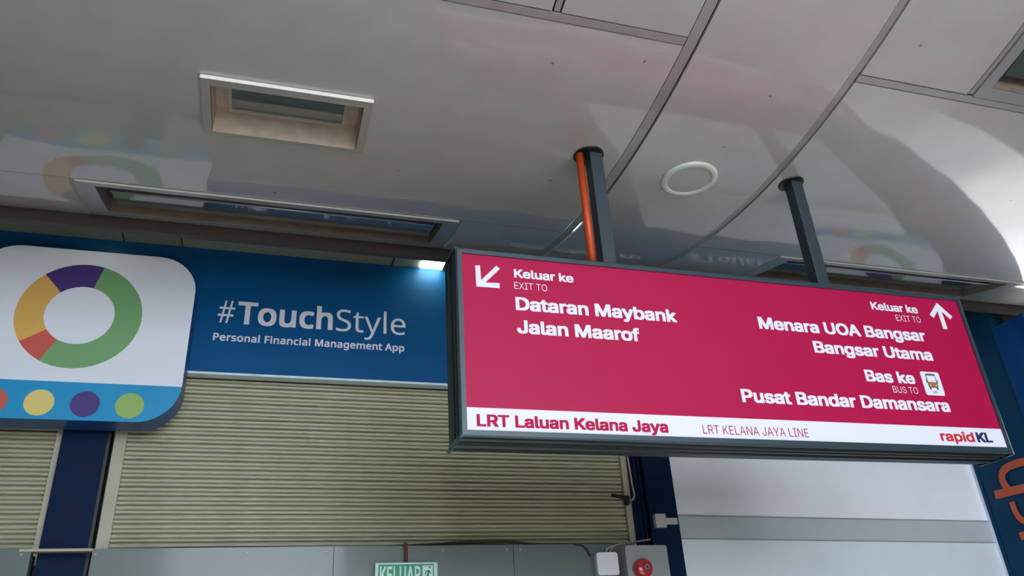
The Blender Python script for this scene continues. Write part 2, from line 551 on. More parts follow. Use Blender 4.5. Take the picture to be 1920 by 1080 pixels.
# white wall with a grey band, to the right of the blue column
ww = st(box('wall_white', 2.50, 5.10 * K(4.66) + 0.0, 4.66, 4.74, 0.0, H + 1.9, 'wall'))
k = K(4.65)
bx0, bx1 = 2.45 * k, 5.10
zt0, zt1, zb0, zb1 = H + 0.960 * k, H + 0.921 * k, H + 0.818 * k, H + 0.772 * k
v = [(bx0, 4.652, zb0), (bx1, 4.652, zb1), (bx1, 4.652, zt1), (bx0, 4.652, zt0), (bx0, 4.665, zb0), (bx1, 4.665, zb1), (bx1, 4.665, zt1), (bx0, 4.665, zt0)]
f = [(0, 1, 2, 3), (7, 6, 5, 4), (0, 4, 5, 1), (3, 2, 6, 7), (0, 3, 7, 4), (1, 5, 6, 2)]
band = st(mesh_obj('trim_2', v, f, 'band'))
for (za, zb_) in ((zt0, zt1), (zb0, zb1)):
    v = [(bx0, 4.648, za - 0.006), (bx1, 4.648, zb_ - 0.006), (bx1, 4.648, zb_ + 0.002), (bx0, 4.648, za + 0.002)]
    v += [(p[0], 4.66, p[2]) for p in v]
    mesh_obj('groove_strip', v, f, 'metalgrey', band)
v = [(bx0, 4.6545, 0.02), (bx1, 4.6545, 0.02), (bx1, 4.6545, zb1 - 0.006), (bx0, 4.6545, zb0 - 0.006)]
v += [(p[0], 4.6595, p[2]) for p in v]
mesh_obj('lower_panel', v, f, 'walllow', ww)

# blue pillar closing the wall on the right; its flank carries orange lettering
pillar = thing('pillar', (5.10, 4.2, 0), 'deep blue clad pillar at the right edge with orange lettering on its flank', 'pillar')
box('cladding', 5.10, 5.18, 4.076, 4.62, 0.0, H + 2.62, 'bluepillar', pillar)
box('front_sheet', 5.088, 5.16, 3.80, 4.075, 0.0, H + 2.215, 'bluesheet', pillar)
box('corner_bead', 5.094, 5.102, 4.60, 4.624, 0.0, H + 2.5, 'bluepillar', pillar)
def stroke(pts, w, x, material, parent, name='lettering'):
    """ribbon of width w following (y, z) points, on a plane x = const, facing -x"""
    p = curve_pts([(0, a, b) for a, b in pts], 6) if len(pts) > 2 else [Vector((0, a, b)) for a, b in pts]
    v = []; fc = []
    for i, q in enumerate(p):
        d = (p[min(i + 1, len(p) - 1)] - p[max(i - 1, 0)]).normalized()
        nrm = Vector((0, -d.z, d.y)) * (w / 2)
        v += [(x, q.y + nrm.y, H + q.z + nrm.z), (x, q.y - nrm.y, H + q.z - nrm.z)]
    for i in range(len(p) - 1):
        fc.append((2 * i, 2 * i + 1, 2 * i + 3, 2 * i + 2))
    return v, fc
V = []; F = []
for pts, w, dx in (
        ([(4.512, 1.088), (4.45, 1.084), (4.36, 1.081), (4.25, 1.076), (3.98, 1.066)], 0.058, 0.0),
        ([(4.385, 1.095), (4.407, 1.145), (4.402, 1.200), (4.36, 1.236), (4.289, 1.248), (4.20, 1.246), (4.12, 1.225), (4.09, 1.16), (4.11, 1.08)], 0.054, 0.0004),
        ([(4.394, 1.012), (4.394, 0.954), (4.376, 0.895), (4.33, 0.862), (4.26, 0.856), (4.19, 0.87), (4.16, 0.93), (4.16, 1.00)], 0.045, 0.0002),
        ([(4.405, 0.805), (4.403, 0.755)], 0.04, 0.0), ([(4.39, 0.78), (4.0, 0.765)], 0.045, 0.0003)):
    v, fc = stroke(pts, w, 5.0855 - dx, None, None)
    n0 = len(V); V += v; F += [tuple(i + n0 for i in q) for q in fc]
o = mesh_obj('lettering', V, F, 'orangetext', pillar, False, (5.10, 4.2, 0))

# blue column between the shutters and one to their right
k = K(4.64)
c1 = thing('column', (-0.92, 4.64, 0), 'blue painted column between the two roller shutters', 'column')
box('face', -1.045 * k, -0.828 * k, 4.64, 4.74, 0.0, H + 1.9, 'bluecol', c1)
box('edge_angle', -0.828 * k, -0.812 * k, 4.655, 4.74, 0.0, H + 1.9, 'black', c1)
k = K(4.62)
c2 = thing('column', (2.44, 4.62, 0), 'blue painted column between the cream shutter and the white wall', 'column')
box('face', 2.345 * k, 2.545 * k, 4.62, 4.76, 0.0, H + 1.9, 'bluecol', c2, bevel=0.003)
box('side_channel', 2.262 * k, 2.333 * k, 4.665, 4.76, 0.0, H + 1.9, 'bluecol', c2)
box('channel_bead', 2.288 * k, 2.300 * k, 4.655, 4.67, 0.0, H + 1.9, 'bluecol', c2)
box('channel_bead', 2.318 * k, 2.330 * k, 4.645, 4.67, 0.0, H + 1.9, 'bluecol', c2)

# ------------------------------------------------------------------ roller shutters
SP = 0.0496
prof = [(0.014, -0.001), (0.014, 0.0025), (-0.004, 0.0045), (-0.011, 0.0085), (-0.013, 0.013), (-0.010, 0.019), (-0.003, 0.0235),
        (0.002, 0.0250), (-0.007, 0.028), (-0.012, 0.033), (-0.013, 0.038), (-0.010, 0.0425), (-0.003, 0.0455), (0.014, 0.0465), (0.014, SP - 0.001)]
def slat_mesh(x0, x1):
    g = Geo()
    for x in (x0, x1):
        g.v += [(x, a, b) for a, b in prof]
    n = len(prof)
    g.f = [(i, i + n, i + n + 1, i + 1) for i in range(n - 1)]
    me = bpy.data.meshes.new('slat')
    me.from_pydata(g.v, [], g.f); me.materials.append(M['slat'])
    me.polygons.foreach_set('use_smooth', [1 < i < 6 or 7 < i < 12 for i in range(len(g.f))]); me.update()
    return me
def shutter(x0, x1, rails, label):
    yb = 4.715
    r = thing('roller_shutter', ((x0 + x1) / 2, yb, H + 0.78), label, 'shutter')
    me = slat_mesh(x0 - (x0 + x1) / 2, x1 - (x0 + x1) / 2)
    for i in range(22):
        o = link(bpy.data.objects.new('slat', me), r)
        o.location = (0, random.uniform(-0.0012, 0.0012), i * SP)
        o.rotation_euler = (random.uniform(-0.03, 0.03), 0, 0)
    for (a, b) in rails:
        box('guide_rail', a, b, 4.685, 4.74, H + 0.72, H + 1.88, 'rail', r, bevel=0.002)
        c = b if b <= x0 + 0.02 else a
    return r
k = K(4.69)
shL = shutter(-3.3, -1.066 * k, [(-1.072 * k, -1.043 * k)], 'cream roller shutter at the far left edge, partly behind the round-cornered logo sign')
shR = shutter(-0.728 * k, 2.186 * k, [(-0.790 * k, -0.728 * k), (2.188 * k, 2.240 * k)], 'wide cream ribbed roller shutter under the blue fascia')

latch = thing('shutter_latch', (2.17, 4.67, H + 1.08), 'black latch bar on the right end of the wide cream shutter', 'latch')
kk = K(4.67)
tube('bar', [(2.105 * kk, 4.680, H + 1.083 * kk), (2.16 * kk, 4.670, H + 1.072 * kk), (2.215 * kk, 4.668, H + 1.058 * kk)], 0.011, 'black', latch)
box('bracket', 2.188 * kk, 2.215 * kk, 4.655, 4.684, H + 1.02 * kk, H + 1.075 * kk, 'black', latch, bevel=0.002)
tube('loop_wire', curve_pts([(2.238 * kk, 4.66, H + 1.33 * kk), (2.247 * kk, 4.66, H + 1.15 * kk), (2.25 * kk, 4.655, H + 1.075 * kk), (2.225 * kk, 4.65, H + 1.045 * kk)]), 0.006, 'rail', latch)

# ------------------------------------------------------------------ blue fascia with lettering
fas = thing('fascia_sign', (0.8, 4.60, H + 1.76), 'long blue fascia board with white hashtag slogan above the shutters', 'sign')
box('board', -3.6, 5.085, 4.60, 4.66, H + 1.772, SZ - 0.004, 'blue', fas)
box('edge_trim', -3.6, 5.085, 4.596, 4.66, H + 1.757, H + 1.771, 'trimwhite', fas)
fy = 4.5985
lettering('#', -0.3454, -0.2499, H + 2.090, 0.150, fy, 'white', fas, 'human', 0.0)
lettering('Touch', -0.2343, 0.3341, H + 2.0886, 0.1506, fy, 'white', fas, 'human', 0.026, 1.04)
lettering('Style', 0.3557, 0.7929, H + 2.0868, 0.1478, fy, 'white', fas, 'human', 0.0)
lettering('Personal Financial Management App', -0.3559, 0.7865, H + 1.9725, 0.0478, fy, 'white', fas, 'human', 0.024, 1.05)
lettering('BANK', 1.50, 1.93, H + 2.235, 0.125, fy, 'white', fas, 'human', 0.0)
lettering('RAKYAT', 1.94, 2.52, H + 2.235, 0.125, fy, 'white', fas, 'human', 0.026)
dx = 3.235
lettering('#', -0.3454 + dx, -0.2499 + dx, H + 2.090, 0.150, fy, 'white', fas, 'human', 0.0)
lettering('Touch', -0.2343 + dx, 0.3341 + dx, H + 2.0886, 0.1506, fy, 'white', fas, 'human', 0.026, 1.04)

def icon_sign(cx, label, w=1.18):
    y0, y1 = 4.425, 4.594
    k = K(y0)
    z0, z1 = H + 1.456 * k, H + 2.500 * k
    cxx = cx
    t = thing('logo_sign', (cxx, y0, z0), label, 'sign')
    x0, x1 = cxx - w / 2 * k, cxx + w / 2 * k
    R = 0.215
    out = rrect(x0, x1, z0, z1, R, 10)
    gg = prism_y(out, y0, y1)
    mesh_obj('body', gg.v, gg.f, 'iconside', t, False, ploc(t))
    zb = H + 1.672 * k
    low = [p for p in out if p[1] < zb]
    # lower cyan band and upper white face, cut at zb
    i0 = min(range(len(out)), key=lambda i: 0)
    upper = [p for p in out if p[1] > zb]
    # outline order starts at lower right corner, runs counter-clockwise
    right_low = [p for p in out[:11]]                     # lower right corner
    left_low = out[33:]
    lowpoly = left_low + right_low + [(x1, zb), (x0, zb)] if zb > z0 + R else None
    if lowpoly is None:
        def cut(side):
            dz = zb - (z0 + R)
            return math.sqrt(max(R * R - dz * dz, 0))
        hx = cut(0)
        rl = [p for p in right_low if p[1] < zb - 1e-4]; ll = [p for p in left_low if p[1] < zb - 1e-4]
        ru = [p for p in right_low if p[1] > zb + 1e-4]; lu = [p for p in left_low if p[1] > zb + 1e-4]
        lowpoly = ll + rl + [(x1 - R + hx, zb), (x0 + R - hx, zb)]
        uppoly = [(x0 + R - hx, zb), (x1 - R + hx, zb)] + ru + out[11:33] + lu
    else:
        uppoly = [(x0, zb), (x1, zb)] + out[11:33]
    flat('white_face', uppoly, y0 - 0.001, 'iconwhite', t)
    flat('cyan_band', lowpoly, y0 - 0.001, 'cyan', t)
    rcx, rcz, ro, ri = cxx - 0.006, H + 2.078 * k, 0.327 * k, 0.181 * k
    for mname, a0, a1 in (('i_green', -118, 76), ('i_purple', 76, 132), ('i_orange', 132, 214), ('i_red', 214, 242)):
        n = max(3, int((a1 - a0) / 6))
        oo = []
        for q in range(n + 1):
            a = math.radians(a0 + (a1 - a0) * q / n); oo.append((rcx + ro * math.cos(a), rcz + ro * math.sin(a)))
        for q in range(n, -1, -1):
            a = math.radians(a0 + (a1 - a0) * q / n); oo.append((rcx + ri * math.cos(a), rcz + ri * math.sin(a)))
        flat('ring_segment', oo, y0 - 0.003, mname, t)
    for q, mname in enumerate(('i_red', 'i_yellow', 'i_purple', 'i_lime')):
        flat('dot', disc(cxx + (q - 1.5) * 0.2235 * k, H + 1.548 * k, 0.0735 * k, 28), y0 - 0.003, mname, t)
    return t
icon_sign(-1.078 * K(4.425), 'rounded square logo sign with a coloured ring and four dots, at the left')
icon_sign(4.50, 'rounded square logo sign hidden behind the magenta sign, mirrored in the ceiling', 1.16)

# ------------------------------------------------------------------ grey panels below the shutters
k = K(4.55)
zt = H + 0.786 * k
pl = thing('wall_panel', (-2.4, 4.55, 0), 'grey metal panel at the bottom left, left of the blue column', 'panel')
box('sheet', -3.6, -1.075 * k, 4.55, 4.60, 0.0, zt, 'panel', pl)
box('edge_strip', -1.105 * k, -1.078 * k, 4.60, 4.66, 0.0, zt - 0.02, 'black', pl)
pr = thing('wall_panel', (0.7, 4.55, 0), 'long grey metal panel running below the wide cream shutter', 'panel')
xb = [-0.800 * k, 0.40, 1.42, 2.2]
for a, b in zip(xb, xb[1:]):
    box('sheet', a, b - 0.003, 4.55, 4.60, 0.0, zt, 'panel', pr)
box('edge_strip', -0.80 * k, -0.79 * k, 4.60, 4.66, 0.0, zt - 0.01, 'black', pr)
for x in (-0.775, -0.05, 0.36, 0.44, 1.0, 1.38, 1.46, 2.0):
    gg = prism_y(disc(x, zt - 0.028, 0.006, 8), 4.547, 4.551)
    mesh_obj('rivet', gg.v, gg.f, 'metalgrey', pr, False, ploc(pr))
gg = prism_y(disc(-1.105, zt - 0.025, 0.006, 8), 4.547, 4.551)
mesh_obj('rivet', gg.v, gg.f, 'metalgrey', pl, False, ploc(pl))
cap = tag(box('cap_strip', -1.13 * k, -0.80 * k, 4.545, 4.60, zt - 0.012, zt + 0.001, 'rail', None), 'thin beige strip bridging the gap between the grey panels', 'strip')
box('recess_back', -1.075 * k, -0.795 * k, 4.70, 4.735, 0, zt - 0.02, 'black', pr)

# cables along the top of the panels
tag(tube('cable', curve_pts([(-0.78, 4.62, zt + 0.004), (-0.2, 4.62, zt + 0.010), (0.5, 4.625, zt + 0.003), (0.80, 4.62, zt + 0.012), (1.2, 4.60, zt + 0.026), (1.42, 4.58, zt + 0.022), (1.6, 4.585, zt + 0.006), (2.15, 4.60, zt + 0.004)]), 0.0075, 'cable'),
    'thick black cable lying along the top edge of the grey panels', 'cable')

# emergency exit sign on its rod
ex = thing('exit_sign', (0.79, 4.45, H + 0.67), 'green and white lit-style exit sign reading KELUAR at the bottom edge', 'sign')
k = K(4.50)
ez1 = H + 0.696 * k; ex0, ex1 = 0.630 * k, 0.982 * k
box('casing', ex0, ex1, 4.50, 4.53, ez1 - 0.19, ez1, 'exitwhite', ex, bevel=0.003)
flat('green_face', [(ex0 + 0.018, ez1 - 0.178), (ex1 - 0.022, ez1 - 0.178), (ex1 - 0.022, ez1 - 0.010), (ex0 + 0.018, ez1 - 0.010)], 4.498, 'exit', ex)
lettering('KELUAR', ex0 + 0.026, ex0 + 0.248, ez1 - 0.108, 0.088, 4.4965, 'exitwhite', ex, 'sans', 0.02, 1.05)
# running figure and door beside the word
rx0 = ex0 + 0.258
flat('pictogram_door', [(rx0, ez1 - 0.110), (rx0 + 0.058, ez1 - 0.110), (rx0 + 0.058, ez1 - 0.018), (rx0, ez1 - 0.018)], 4.4970, 'exitwhite', ex, 0.0004)
def seg2(a, b, w):
    d = Vector((b[0] - a[0], b[1] - a[1])).normalized(); n_ = Vector((-d.y, d.x)) * w / 2
    return [(a[0] - n_.x * -1, a[1] + n_.y), (a[0] - n_.x, a[1] - n_.y), (b[0] - n_.x, b[1] - n_.y), (b[0] + n_.x, b[1] + n_.y)]
def fig(pts, w):
    for a, b in zip(pts, pts[1:]):
        A = (rx0 + a[0] * 0.058, ez1 - 0.110 + a[1] * 0.092); B = (rx0 + b[0] * 0.058, ez1 - 0.110 + b[1] * 0.092)
        flat('pictogram_figure', seg2(A, B, w), 4.4960, 'exit', ex, 0.0003)
fig([(0.62, 0.72), (0.5, 0.42)], 0.011)
fig([(0.5, 0.45), (0.72, 0.3), (0.66, 0.08)], 0.007)
fig([(0.5, 0.45), (0.36, 0.26), (0.12, 0.24)], 0.007)
fig([(0.60, 0.68), (0.84, 0.55)], 0.006)
fig([(0.60, 0.68), (0.36, 0.68), (0.26, 0.5)], 0.006)
flat('pictogram_figure', disc(rx0 + 0.042, ez1 - 0.110 + 0.082, 0.006, 12), 4.4960, 'exit', ex, 0.0003)
kx = 0.803 * K(4.52)
tube('rod', [(kx, 4.52, ez1), (kx, 4.53, zt + 0.002), (kx, 4.56, zt + 0.008)], 0.0095, 'rod', ex)
gg = prism_y(disc(kx, zt + 0.004, 0.014, 12), 4.53, 4.56)
mesh_obj('rod_clamp', gg.v, gg.f, 'rod', ex, False, ploc(ex))

# white junction box with cables
k = K(4.47)
jb = thing('junction_box', (2.02 * k, 4.47, H + 0.64), 'white square junction box left of the alarm cabinet', 'junction box')
jx0, jx1, jz0, jz1 = 1.957 * k, 2.095 * k, H + 0.606 * k, H + 0.737 * k
gg = prism_y(rrect(jx0, jx1, jz0, jz1, 0.016, 5), 4.47, 4.50); mesh_obj('lid', gg.v, gg.f, 'whiteplastic', jb, False, ploc(jb))
gg = prism_y(rrect(jx0 + 0.004, jx1 - 0.004, jz0 + 0.004, jz1 - 0.004, 0.014, 5), 4.50, 4.552); mesh_obj('base', gg.v, gg.f, 'offwhite', jb, False, ploc(jb))
tag(tube('cable', curve_pts([(jx0 + 0.10, 4.52, jz1 - 0.01), (jx0 + 0.12, 4.52, jz1 + 0.025), (jx0 + 0.16, 4.52, jz1 + 0.05), (jx0 + 0.24, 4.53, jz1 + 0.062), (2.32, 4.58, zt + 0.03)]), 0.005, 'cablegrey'),
    'pale grey cable looping from the junction box over the alarm cabinet', 'cable')
tag(tube('cable', curve_pts([(jx0 + 0.075, 4.50, jz1 - 0.01), (jx0 + 0.085, 4.50, jz1 + 0.022), (jx0 + 0.115, 4.50, jz1 + 0.038), (jx0 + 0.145, 4.505, jz1 + 0.04)]), 0.005, 'cablegrey'),
    'short pale cable rising beside the loop from the junction box', 'cable')
tag(tube('cable', curve_pts([(jx0 - 0.012, 4.54, jz1 - 0.01), (jx0 - 0.03, 4.54, jz1 + 0.03), (jx0 - 0.07, 4.545, jz1 + 0.055), (jx0 - 0.16, 4.57, jz1 + 0.063)]), 0.006, 'cable'),
    'black cable curving down to the left side of the junction box', 'cable')

# alarm cabinet and bell
k = K(4.42)
ab = thing('alarm_cabinet', (2.25 * k, 4.42, H + 0.5), 'grey metal cabinet at the bottom beside the blue column, carrying the red bell', 'cabinet')
ax0, ax1, az1 = 2.150 * k, 2.432 * k, H + 0.776 * k
gg = prism_y(rrect(ax0, ax1, H + 0.30, az1, 0.014, 4), 4.42, 4.43); mesh_obj('door', gg.v, gg.f, 'metalgrey', ab, False, ploc(ab))
box('body', ax0 + 0.002, ax1 - 0.002, 4.43, 4.61, H + 0.30, az1 - 0.001, 'metalgrey', ab)
bl = thing('alarm_bell', (2.262 * k, 4.40, H + 0.60), 'round red alarm bell on the grey cabinet', 'bell')
bcx, bcz = 2.266 * K(4.37), H + 0.643 * K(4.37)
gv = []; gf = []; prof_b = [(0.055, 4.42), (0.056, 4.385), (0.053, 4.374), (0.045, 4.366), (0.020, 4.362), (0.0, 4.361)]
n = 28
for r_, y_ in prof_b[:-1]:
    gv += [(bcx + r_ * math.cos(2 * math.pi * q / n), y_, bcz + r_ * math.sin(2 * math.pi * q / n)) for q in range(n)]
for j in range(len(prof_b) - 2):
    gf += [(j * n + q, j * n + (q + 1) % n, (j + 1) * n + (q + 1) % n, (j + 1) * n + q) for q in range(n)]
gf.append(tuple((len(prof_b) - 2) * n + q for q in range(n)))
mesh_obj('gong', gv, gf, 'bell', bl, True, ploc(bl))
gg = prism_y(disc(bcx + 0.008, bcz + 0.004, 0.016, 16), 4.354, 4.364); mesh_obj('centre_boss', gg.v, gg.f, 'chrome', bl, False, ploc(bl))
gg = prism_y(disc(bcx + 0.008, bcz + 0.004, 0.006, 8), 4.349, 4.356); mesh_obj('nut', gg.v, gg.f, 'black', bl, False, ploc(bl))
tag(tube('cable', curve_pts([(ax1 - 0.003, 4.50, H + 0.655 * k), (ax1 + 0.03, 4.54, H + 0.63 * k), (ax1 + 0.08, 4.58, H + 0.592 * k), (ax1 + 0.17, 4.60, H + 0.585 * k), (ax1 + 0.26, 4.6, H + 0.56 * k)]), 0.005, 'cablegrey'),
    'thin grey cable sagging right from the alarm cabinet across the blue column', 'cable')

# small white box with its duct on the blue column
k = K(4.585)
wb = thing('outlet_box', (2.42 * k, 4.585, H + 0.93), 'small off-white box with a short duct on the blue column', 'junction box')
box('cover', 2.384 * k, 2.458 * k, 4.585, 4.622, H + 0.884 * k, H + 0.968 * k, 'offwhite', wb, bevel=0.003)
box('duct', 2.452 * k, 2.545 * k, 4.60, 4.625, H + 0.905 * k, H + 0.945 * k, 'offwhite', wb, bevel=0.002)
for sx_ in (2.395, 2.445):
    gg = prism_y(disc(sx_ * k, H + 0.926 * k, 0.004, 8), 4.582, 4.587); mesh_obj('screw', gg.v, gg.f, 'chrome', wb, False, ploc(wb))

# ------------------------------------------------------------------ ceiling fittings
# square recessed downlight
x0, x1, y0, y1 = SQ
dl = thing('recessed_downlight', ((x0 + x1) / 2, (y0 + y1) / 2, zc(2.72)), 'small rectangular recessed downlight with a metal rim, upper left of the ceiling', 'light')
def at(g_, name, m_, p, **kw):
    return g_.obj(name, m_, p, off=ploc(p), **kw)
fr = arc_sheet(-0.362, 0.304, 2.549, 2.892, [(-0.327, 0.270, 2.586, 2.868)], drop=0.016, skirt=0.03)
at(fr, 'rim', 'square', dl)
box('highlight_strip', -0.363, 0.305, 2.5455, 2.5495, zc(2.549) - 0.019, zc(2.549) - 0.002, 'litedge', dl)  # white strip painting the highlight on the rim's near edge
ix0, ix1, iy0, iy1 = -0.327, 0.270, 2.586, 2.868
zb_ = zc(2.72) + 0.002; ztp = zb_ + 0.12
def cavity(ix0, ix1, iy0, iy1, zlow, zup, inset=0.0):
    ix0 += 0.0025; ix1 -= 0.0025; iy0 += 0.0025; iy1 -= 0.0025
    g = Geo()
    a = [(ix0, iy0, zlow(iy0)), (ix1, iy0, zlow(iy0)), (ix1, iy1, zlow(iy1)), (ix0, iy1, zlow(iy1))]
    b = [(ix0 + inset, iy0 + inset, zup), (ix1 - inset, iy0 + inset, zup), (ix1 - inset, iy1 - inset, zup), (ix0 + inset, iy1 - inset, zup)]
    g.v = a + b
    g.f = [(i, (i + 1) % 4, (i + 1) % 4 + 4, i + 4) for i in range(4)] + [(4, 5, 6, 7)]
    return g
at(cavity(ix0, ix1, iy0, iy1, lambda y: zc(y) - 0.015, ztp), 'reflector', 'revealpale', dl)
lx0, lx1, ly0, ly1 = -0.255, 0.200, 2.625, 2.815
gl = Geo()
gl.box(lx0, lx1, ly0, ly1, ztp - 0.045, ztp - 0.038)
at(gl, 'lens', 'glass', dl)
gr_ = Geo()
for a in ((lx0 - 0.012, lx0, ly0 - 0.01, ly1 + 0.01), (lx1, lx1 + 0.012, ly0 - 0.01, ly1 + 0.01), (lx0, lx1, ly0 - 0.01, ly0), (lx0, lx1, ly1, ly1 + 0.01)):
    gr_.box(a[0], a[1], a[2], a[3], ztp - 0.055, ztp - 0.001)
at(gr_, 'lens_frame', 'square', dl)

# long recessed lights
def long_light(rect, label, bl_=0.075, bt=0.045, bb=0.085, tubes=2):
    X0, X1, Y0, Y1 = rect
    t = thing('recessed_light', ((X0 + X1) / 2, (Y0 + Y1) / 2, zc((Y0 + Y1) / 2)), label, 'light', None)
    ia, ib, ic, id_ = X0 + bl_, X1 - bl_, Y0 + bt, Y1 - bb
    at(arc_sheet(X0, X1, Y0, Y1, [(ia, ib, ic, id_)], drop=0.006, skirt=0.02), 'frame', 'alu', t)
    zu = max(zc(ic), zc(id_)) + 0.10
    box('highlight_strip', X0, X1, Y0 - 0.003, Y0 + 0.001, zc(Y0) - 0.009, zc(Y0), 'litedge', t)  # bright line along the frame edge, a highlight put in as colour
    at(cavity(ia, ib, ic, id_, lambda y: zc(y) - 0.005, zu), 'housing', 'reveal', t)
    # diffuser pane follows the ceiling slope, recessed
    g = Geo(); e = 0.045
    a0, a1, c0, c1 = ia + e, ib - e * 0.4, ic + 0.02, id_ - 0.045
    r_ = 0.028
    g.v = [(a0, c0, zc(c0) + r_), (a1, c0, zc(c0) + r_), (a1, c1, zc(c1) + r_), (a0, c1, zc(c1) + r_)]
    g.v += [(p[0], p[1], p[2] + 0.006) for p in g.v]
    g.f = [(3, 2, 1, 0), (4, 5, 6, 7), (0, 1, 5, 4), (1, 2, 6, 5), (2, 3, 7, 6), (3, 0, 4, 7)]
    at(g, 'diffuser', 'glass', t)
    g = Geo()
    n_ = 12; ym = c0 + (c1 - c0) * 0.30
    tube('diffuser_bead', [(a0, ym, zc(ym) + r_ - 0.004), (a1 - 0.01, ym, zc(ym) + r_ - 0.004)], 0.006, 'alu', t)
    return t
long_light(LF, 'long recessed light with metal frame along the ceiling edge, left of the hanging sign')
long_light(RF, 'long recessed light in the ceiling edge, half hidden behind the magenta sign', 0.09)
t3 = long_light(TF, 'dark recessed light cut off by the top right corner', 0.055, 0.06, 0.055)

# soffit lamps behind the ceiling edge
tag(box('soffit_lamp', 0.888, 1.035, 4.46, 4.585, SZ - 0.010, SZ - 0.001, 'lamp'), 'small glowing warm lamp in the gap above the fascia, left of the hanging sign', 'lamp')
tag(box('soffit_lamp', -1.06, -0.93, 4.30, 4.44, SZ - 0.010, SZ - 0.001, 'lampdim'), 'glimpse of a warm lamp above the fascia over the logo sign', 'lamp')

# ceiling loudspeaker
scx, scy = 1.873, 2.775
sp = thing('ceiling_speaker', (scx, scy, zc(scy)), 'round ceiling loudspeaker with a pale rim between the two sign poles', 'speaker')
def lathe_down(prof_, n=48):
    g = Geo()
    for r_, d_ in prof_:
        for q in range(n):
            a = 2 * math.pi * q / n
            x = scx + r_ * math.cos(a); y = scy + r_ * math.sin(a)
            g.v.append((x, y, zc(y) - d_))
    for j in range(len(prof_) - 1):
        for q in range(n):
            g.f.append((j * n + q, (j + 1) * n + q, (j + 1) * n + (q + 1) % n, j * n + (q + 1) % n))
    return g
at(lathe_down([(0.139, 0.0), (0.138, 0.008), (0.132, 0.013), (0.112, 0.014), (0.107, 0.010), (0.106, 0.004)]), 'rim', 'ring', sp, smooth=True)
g = lathe_down([(0.107, 0.006), (0.08, 0.009), (0.04, 0.011), (0.012, 0.012)])
g.f.append(tuple(3 * 48 + q for q in range(47, -1, -1)))
at(g, 'grille', 'grille', sp, smooth=True)

# ------------------------------------------------------------------ the hanging direction sign
SY = 2.60
sg = thing('direction_sign', (1.88, 2.70, H + 0.81), 'large magenta direction sign in a charcoal frame hanging from two poles', 'sign')
fx0, fx1, fz0, fz1 = 0.668, 3.095, H + 0.834, H + 1.549
# frame: a ridged profile (outset, depth) swept round the face with mitred corners
fprof = [(0.000, 0.010), (0.000, 0.000), (0.018, 0.000), (0.024, 0.004), (0.026, 0.014)]
sprof = [(0.026, 0.014), (0.022, 0.024), (0.022, 0.036), (0.029, 0.040), (0.029, 0.050), (0.024, 0.055), (0.024, 0.072), (0.029, 0.076), (0.029, 0.092),
         (0.022, 0.097), (0.022, 0.116), (0.031, 0.120), (0.031, 0.150), (0.024, 0.155), (0.024, 0.185), (0.020, 0.206), (0.004, 0.212)]
def sweep(pr):
    g = Geo()
    for (o_, d_) in pr:
        g.v += [(fx0 - o_, SY + d_, fz0 - o_), (fx1 + o_, SY + d_, fz0 - o_), (fx1 + o_, SY + d_, fz1 + o_), (fx0 - o_, SY + d_, fz1 + o_)]
    for j in range(len(pr) - 1):
        for q in range(4):
            a = j * 4 + q; b = j * 4 + (q + 1) % 4
            g.f.append((a, a + 4, b + 4, b))
    return g
at(sweep(fprof), 'front_frame', 'frame', sg)
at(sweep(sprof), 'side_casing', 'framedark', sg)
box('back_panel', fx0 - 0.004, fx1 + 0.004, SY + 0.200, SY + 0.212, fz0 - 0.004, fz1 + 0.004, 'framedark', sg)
def corner_cap(x, sx, z, sz):
    g = Geo(); pts = [(0.018, 0.0), (0.027, 0.006), (0.030, 0.05), (0.031, 0.12), (0.030, 0.19), (0.024, 0.211)]
    for o_, d_ in pts:
        o_ += 0.0012
        for a, b in ((1.0, 0.62), (1.03, 0.9), (0.99, 0.99), (0.9, 1.03), (0.62, 1.0)):
            g.v.append((x + sx * o_ * a * 1.0, SY + d_, z + sz * o_ * b))
    m_ = 5
    for j in range(len(pts) - 1):
        for q in range(m_ - 1):
            g.f.append((j * m_ + q, j * m_ + q + 1, (j + 1) * m_ + q + 1, (j + 1) * m_ + q))
    at(g, 'corner_cap', 'teal', sg, smooth=True)
for x, sx in ((fx0, -1), (fx1, 1)):
    for z, sz in ((fz0, -1), (fz1, 1)):
        corner_cap(x, sx, z, sz)
zband = H + 0.919
box('magenta_face', fx0, fx1, SY + 0.006, SY + 0.012, zband, fz1, 'pink', sg)
box('white_band', fx0, fx1, SY + 0.006, SY + 0.012, fz0, zband, 'white', sg)
ty = SY + 0.0048
